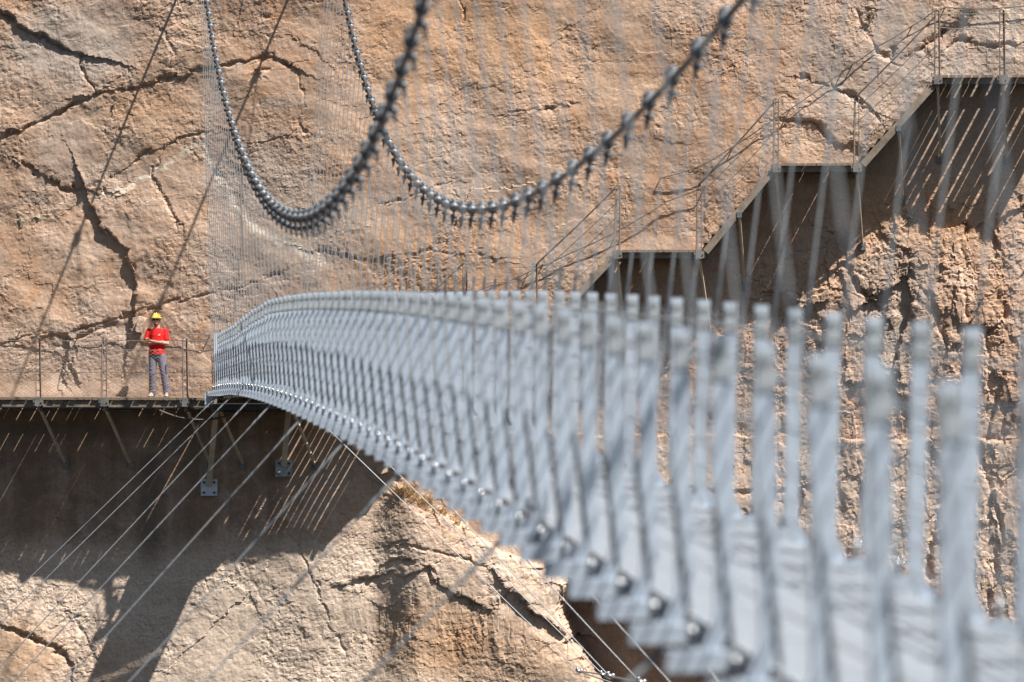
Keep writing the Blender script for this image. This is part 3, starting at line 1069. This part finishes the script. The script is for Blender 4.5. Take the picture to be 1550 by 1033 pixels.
# joints (x to the viewer's right, -y towards the viewer)
SH = {-1: Vector((-.175, .0, 1.43)), 1: Vector((.185, .0, 1.43))}
EL = {-1: Vector((-.225, -.07, 1.165)), 1: Vector((.24, -.06, 1.16))}
HIP = {-1: Vector((-.085, .0, .93)), 1: Vector((.095, .0, .93))}
KN = {-1: Vector((-.095, -.035, .50)), 1: Vector((.165, -.035, .50))}
AN = {-1: Vector((-.105, .02, .09)), 1: Vector((.215, .01, .09))}
WR = {1: Vector((-.10, -.20, 1.215)), -1: Vector((.09, -.155, 1.185))}
m = MB()
m.loft([ell((0, 0, .86), .15, .10), ell((0, 0, .95), .165, .105), ell((0, 0, 1.08), .145, .095), ell((0, -.005, 1.22), .165, .11), ell((0, 0, 1.36), .185, .11), ell((.003, .0, 1.44), .15, .085), ell((.004, .005, 1.49), .07, .062), ell((.0, -.005, 1.56), .057, .058), ell((-.003, -.015, 1.62), .055, .058)])
for s in (-1, 1):
    limb(m, [HIP[s], KN[s], AN[s]], [.085, .058, .04])
    limb(m, [AN[s], AN[s] + Vector((s * .02, -.15, -.05))], [.042, .034])
    limb(m, [SH[s], SH[s].lerp(EL[s], .4), EL[s]], [.058, .05, .041])
    limb(m, [EL[s], EL[s].lerp(WR[s], .35), WR[s]], [.042, .041, .028])
# the hand that shows, resting on the other upper arm (viewer's left)
w0 = WR[1]
pd = Vector((-.095, .045, .025))
m.tube([w0, w0 + pd * .55, w0 + pd], [.028, .036, .034], 10)
m.ball(w0 + pd, (.034, .022, .036))
for k, (dz, ln) in enumerate(((.034, .058), (.012, .068), (-.011, .064), (-.033, .050))):
    b0 = w0 + pd * .9 + Vector((0, -.006, dz))
    b1 = b0 + Vector((-.55, .30, .05 * (1 - k))).normalized() * ln * .5
    b2 = b1 + Vector((-.35, .75, -.05)).normalized() * ln * .35
    b3 = b2 + Vector((.0, .9, -.1)).normalized() * ln * .3
    m.tube([b0, b1, b2, b3], [.0105, .010, .009, .0075], 7)
    m.ball(b3, .0075, 7, 5)
t0 = w0 + pd * .25 + Vector((0, -.012, .026))
m.tube([t0, t0 + Vector((-.028, -.012, .03)), t0 + Vector((-.052, -.006, .045))], [.014, .0115, .009], 7)
# the other hand is tucked under the upper arm, knuckles out
w1 = WR[-1]
m.tube([w1, w1 + Vector((.06, .05, .01)), w1 + Vector((.09, .08, .02))], [.028, .034, .030], 10)
for k, dz in enumerate((.03, .01, -.011, -.03)):
    b0 = w1 + Vector((.085, .07, .015 + dz))
    b1 = b0 + Vector((.03, .02, 0))
    m.tube([b0, b1, b1 + Vector((.012, .03, -.004))], [.0105, .0095, .008], 7)
# head: skull, jaw, nose, brow, ears, lips
hc = Vector((-.006, -.02, 1.675))
m.ball(hc + Vector((0, .015, .03)), (.074, .092, .085), 18, 14)
m.ball(hc + Vector((0, -.018, -.028)), (.059, .070, .075), 18, 14)
m.ball(hc + Vector((0, -.055, -.085)), (.033, .030, .026), 12, 8)
m.tube([hc + Vector((0, -.086, .022)), hc + Vector((0, -.106, -.022)), hc + Vector((0, -.088, -.032))], [.010, .016, .012], 8)
m.tube([hc + Vector((-.05, -.070, .034)), hc + Vector((0, -.090, .038)), hc + Vector((.05, -.070, .034))], [.012, .014, .012], 8)
m.tube([hc + Vector((-.024, -.080, -.055)), hc + Vector((0, -.090, -.053)), hc + Vector((.024, -.080, -.055))], [.006, .009, .006], 8)
for s in (-1, 1):
    m.ball(hc + Vector((s * .075, .012, -.005)), (.012, .022, .034), 8, 6)
remeshed(m, 'body', 'skin', man, .0065, 3)
# t-shirt
m = MB()
m.loft([ell((0, 0, .905), .183, .124), ell((0, 0, .97), .186, .128), ell((0, 0, 1.08), .168, .118), ell((.0, -.005, 1.22), .188, .132), ell((0, 0, 1.35), .208, .130), ell((.003, .003, 1.435), .178, .105), ell((.004, .006, 1.478), .10, .080), ell((.004, .008, 1.492), .084, .074)])
for s in (-1, 1):
    limb(m, [SH[s], SH[s].lerp(EL[s], .35), SH[s].lerp(EL[s], .66)], [.062, .064, .065], 14)
    m.tube([SH[s].lerp(EL[s], .60), SH[s].lerp(EL[s], .74)], [.066, .070], 14)
for k in range(9):            # folds gathered at the waist
    a = rnd.uniform(-2.9, -.3)
    z0 = rnd.uniform(.95, 1.06)
    m.tube([(.176 * math.cos(a), .12 * math.sin(a), z0), (.165 * math.cos(a + .5), .122 * math.sin(a + .5), z0 + rnd.uniform(-.03, .05)), (.16 * math.cos(a + .9), .116 * math.sin(a + .9), z0 + rnd.uniform(-.02, .08))], [.008, .016, .006], 7)
shirt = remeshed(m, 't_shirt', 'shirt', man, .008, 3)
# trousers with folds and cargo pockets
m = MB()
m.loft([ell((0, 0, .84), .165, .112), ell((0, 0, .90), .176, .118), ell((0, 0, .96), .172, .116)])
for s in (-1, 1):
    h0 = HIP[s] + Vector((0, 0, -.04))
    limb(m, [h0, h0.lerp(KN[s], .5), KN[s], KN[s].lerp(AN[s], .5), AN[s] + Vector((0, 0, .0))], [.104, .092, .080, .076, .078], 14)
    for k in range(5):
        f = rnd.uniform(.55, .98)
        c = KN[s].lerp(AN[s], f)
        a0 = rnd.uniform(-2.6, -.9)
        m.tube([c + Vector((.078 * math.cos(a0 + t), .078 * math.sin(a0 + t), .02 * t)) for t in (0, .5, 1.0, 1.5)], [.006, .013, .012, .005], 6)
    for k in range(3):
        c = HIP[s].lerp(KN[s], rnd.uniform(.7, 1.0))
        a0 = rnd.uniform(-2.4, -1.2)
        m.tube([c + Vector((.084 * math.cos(a0 + t), .084 * math.sin(a0 + t), .03 * t)) for t in (0, .4, .8)], [.006, .012, .005], 6)
tr = remeshed(m, 'trousers', 'trousers', man, .008, 3)
for s in (-1, 1):
    c = HIP[s].lerp(KN[s], .72) + Vector((s * .088, -.02, 0))
    MB().bbox(c, (.032, .13, .17), .01).box(c + Vector((s * .004, 0, .085)), (.034, .14, .045)).build('cargo_pocket', 'trousers', tr)
m = MB()
m.tube([(-.172, -.02, .925), (-.10, -.105, .922), (0, -.125, .92), (.10, -.105, .922), (.172, -.02, .925)], .013, 6)
m.build('belt', 'black', tr)
# shoes
for s in (-1, 1):
    m = MB()
    f = AN[s]
    fw = Vector((s * .10, -1, 0)).normalized()
    sd = Vector((fw.y, -fw.x, 0))
    rings = []
    for t, wd, hh in ((-.075, .034, .085), (-.03, .045, .105), (.05, .046, .085), (.13, .052, .060), (.19, .042, .045), (.215, .02, .03)):
        c = Vector((f.x, f.y, 0)) + fw * t
        rings.append([c + sd * (wd * math.cos(a)) + Vector((0, 0, .012 + hh * max(0, math.sin(a)))) for a in [math.pi * 2 * j / 12 for j in range(12)]])
    m.loft(rings)
    sh = m.build('shoe', 'shoe', man, True)
    q = MB()
    q.loft([[Vector((p.x, p.y, z_)) for p in [Vector((f.x, f.y, 0)) + fw * (.07 + .150 * math.cos(a)) + sd * (.054 * math.sin(a)) for a in [2 * math.pi * j / 14 for j in range(14)]]] for z_ in (.0, .026)])
    q.build('sole', 'black', sh)
# helmet with shell, brim, vents, strap; sunglasses; hair
hm = MB()
hz = hc + Vector((0, .012, .045))
rings = []
for k in range(9):
    th = math.pi / 2 * k / 8
    rr = math.cos(th)
    rings.append([(hz.x + .103 * max(rr, .04) * math.cos(a), hz.y + .128 * max(rr, .04) * math.sin(a), hz.z - .012 + .105 * math.sin(th)) for a in [2 * math.pi * j / 22 for j in range(22)]])
hm.loft(rings)
helmet = hm.build('helmet', 'helmet', man, True)
br = MB()
out_, inn = [], []
br.loft([[(hz.x + (.108 + ex) * math.cos(a), hz.y + (.132 + ex) * math.sin(a) - (.020 * max(0, -math.sin(a)) ** 2), hz.z + zz) for a in [2 * math.pi * j / 22 for j in range(22)]] for ex, zz in ((-.004, .016), (.006, .002), (.004, -.018), (-.012, -.020))])
br.build('brim', 'helmet', helmet, True)
for s in (-1, 0, 1):
    MB().tube([(hz.x + s * .04, hz.y - .085 + abs(s) * .01, hz.z + .072 - abs(s) * .012), (hz.x + s * .045, hz.y - .01, hz.z + .102 - abs(s) * .012), (hz.x + s * .04, hz.y + .07, hz.z + .086 - abs(s) * .01)], [.006, .012, .006], 7).build('ridge', 'helmet', helmet, True)
for s in (-1, 1):
    MB().box((hz.x + s * .100, hz.y - .03, hz.z + .028), (.012, .05, .028)).build('vent', 'black', helmet)
    MB().box((hz.x + s * .106, hz.y + .03, hz.z - .005), (.016, .05, .045)).build('ear_clip', 'black', helmet)
    MB().tube([(hc.x + s * .090, hc.y + .01, hc.z + .03), (hc.x + s * .076, hc.y - .02, hc.z - .05), (hc.x + s * .04, hc.y - .05, hc.z - .108), (hc.x, hc.y - .06, hc.z - .118)], .0075, 5).build('chin_strap', 'black', helmet)
MB().ball(hc + Vector((0, .03, .03)), (.081, .088, .07), 14, 10).build('hair', 'hair', man, True)
g = MB()
for s in (-1, 1):
    g.ball(hc + Vector((s * .036, -.090, .010)), (.033, .014, .023), 12, 8)
    g.tube([hc + Vector((s * .066, -.080, .016)), hc + Vector((s * .078, -.04, .014)), hc + Vector((s * .080, .01, .008))], .006, 5)
g.tube([hc + Vector((-.02, -.102, .014)), hc + Vector((.02, -.102, .014))], .006, 5)
g.build('sunglasses', 'black', man, True)
# small print on the chest and a dark clip on the other side
pr = MB()
for k, (dx, dz, wd) in enumerate(((0, 0, .05), (.004, .013, .036), (-.002, -.012, .04), (.016, .022, .012))):
    pr.box((.075 + dx, -.1265 - .002 * (k % 2), 1.345 + dz), (wd, .008, .006))
pr.build('chest_print', 'white', shirt)
MB().box((-.088, -.128, 1.325), (.016, .012, .06)).build('clip', 'black', shirt)

# ------------------------------------------------------------------ dry grass, shrubs, stones, marks
def tuft(p, r_, n, hgt, mat, name, label, cat, group=None, spread=1.0, droop=.5):
    m = MB()
    for k in range(n):
        a = rnd.uniform(0, 2 * math.pi)
        q = rnd.random() ** .5 * r_
        b = Vector((q * math.cos(a), -abs(q * math.sin(a)) * .5, rnd.uniform(-.4, .4) * r_))
        d = Vector((rnd.gauss(0, .45) * spread, -rnd.uniform(.15, .9), rnd.uniform(.35, 1.0)))
        d.normalize()
        L = hgt * rnd.uniform(.4, 1.0)
        wd = rnd.uniform(.004, .009)
        sdv = d.cross(Vector((rnd.uniform(-1, 1), rnd.uniform(-1, 1), .2))).normalized() * wd
        mid = b + d * L * .55
        tip = b + d * L + Vector((rnd.uniform(-.1, .1), -.05, -droop * rnd.uniform(.1, .6))) * L
        m.add([b - sdv, b + sdv, mid + sdv * .7, mid - sdv * .7, tip], [(0, 1, 2, 3), (3, 2, 4)])
    o = m.build(name, mat)
    o.location = p
    tag(o, label, cat, group)
    return o

GR = 'dry grass along the top edge of the pale spur'
for (p, r_, n, hgt, lab) in (((613, 742), .26, 260, .38, 'orange dry grass tuft at the top of the pale rock spur'),
                             ((636, 757), .26, 240, .34, 'dry grass tuft just below the topmost orange one on the spur edge'),
                             ((660, 775), .24, 200, .30, 'straw coloured grass tuft midway along the spur edge'),
                             ((684, 787), .20, 150, .24, 'small straw coloured grass tuft lowest on the spur edge')):
    q = on_wall(p)
    tuft(q + Vector((0, -.04, -.08)), r_, n, hgt, 'grass', 'grass_tuft', lab, 'grass', GR)
for (p, r_, n, hgt, lab) in (((1404, 496), .13, 110, .36, 'dry spiky shrub growing from the fissure at the far right'),
                             ((1316, 30), .10, 60, .25, 'small brown shrub on the ledge beside the top right walkway wires'),
                             ((1462, 22), .16, 110, .36, 'dark twiggy shrub on the rock above the upper landing'),
                             ((1380, 335), .12, 90, .26, 'dark twiggy shrub hanging in the shaded hollow below the upper flight')):
    q = on_wall(p)
    tuft(q + Vector((0, -.03, 0)), r_, n, hgt, 'shrub', 'dry_shrub', lab, 'shrub', None, 1.6)

for (p, r_, n, hgt, lab) in (((1262, 655), .16, 90, .22, 'dry grass tuft on the horizontal rock ledge behind the near railing posts'),
                             ((1415, 905), .18, 100, .28, 'dry grass in the dark fissure low at the right'),
                             ((905, 690), .16, 90, .22, 'small dry tuft on the ledge glimpsed between the middle railing posts')):
    q = on_wall(p)
    tuft(q + Vector((0, -.03, -.03)), r_, n, hgt, 'grass', 'grass_tuft', lab, 'grass')

def stone(px_, size, seed, label, proud=.08):
    r2 = random.Random(seed)
    bm = bmesh.new()
    bmesh.ops.create_icosphere(bm, subdivisions=3, radius=1)
    for v in bm.verts:
        p = v.co
        k = 1 + .22 * math.sin(p.x * 3.1 + seed) * math.cos(p.z * 2.7 + seed) + r2.uniform(-.05, .05)
        q = Vector((max(-.72, min(.72, p.x * k)), max(-.7, min(.7, p.y * k)), max(-.62, min(.66, p.z * k))))
        v.co = Vector((q.x * size[0], q.y * size[1], q.z * size[2]))
    me3 = bpy.data.meshes.new('rock_block')
    bm.to_mesh(me3)
    bm.free()
    for nm, val in (('pale', .35), ('grey', .1), ('ochre', 0), ('stain_shade', 0), ('dark', 0), ('slab', 0), ('vein', 0)):
        at3 = me3.attributes.new(nm, 'FLOAT', 'POINT')
        at3.data.foreach_set('value', [val] * len(me3.vertices))
    me3.materials.append(M['rock'])
    o = put('rock_block', me3, None, on_wall(px_) + Vector((0, -proud, 0)), (r2.uniform(-.2, .2), r2.uniform(-.3, .3), r2.uniform(-.3, .3)))
    tag(o, label, 'rock')
    return o
stone((579, 712), (.17, .17, .12), 3, 'small angular stone perched on the tip of the pale spur', .25)
stone((214, 492), (.13, .12, .27), 11, 'upright rock flake standing against the wall left of the man', .05)

def paint(pts, label):
    q = []
    for p in pts:
        a = on_wall(p)
        a.y -= .02
        q.append(a)
    o = MB().tube(q, .012, 5).build('paint_mark', 'green_paint')
    tag(o, label, 'paint mark')
paint([(30, 327), (33, 336), (31, 344), (36, 340)], 'short faded green paint stroke on rock at the left edge')
paint([(50, 330), (54, 328), (60, 331)], 'tiny faded green paint dash right of the longer stroke')

q = on_wall((173, 158))
rb = MB().box((0, -.03, .02), (.035, .02, .10)).tube([(0, -.06, 0), (0, .05, 0)], .018, 6).tube([(0, -.04, -.03), (.015, -.045, -.08), (.02, -.05, -.14)], .008, 5).build('rock_anchor', 'rust_post')
rb.location = q
tag(rb, 'small rusty climbing anchor bolted to bare rock at the upper left', 'anchor')
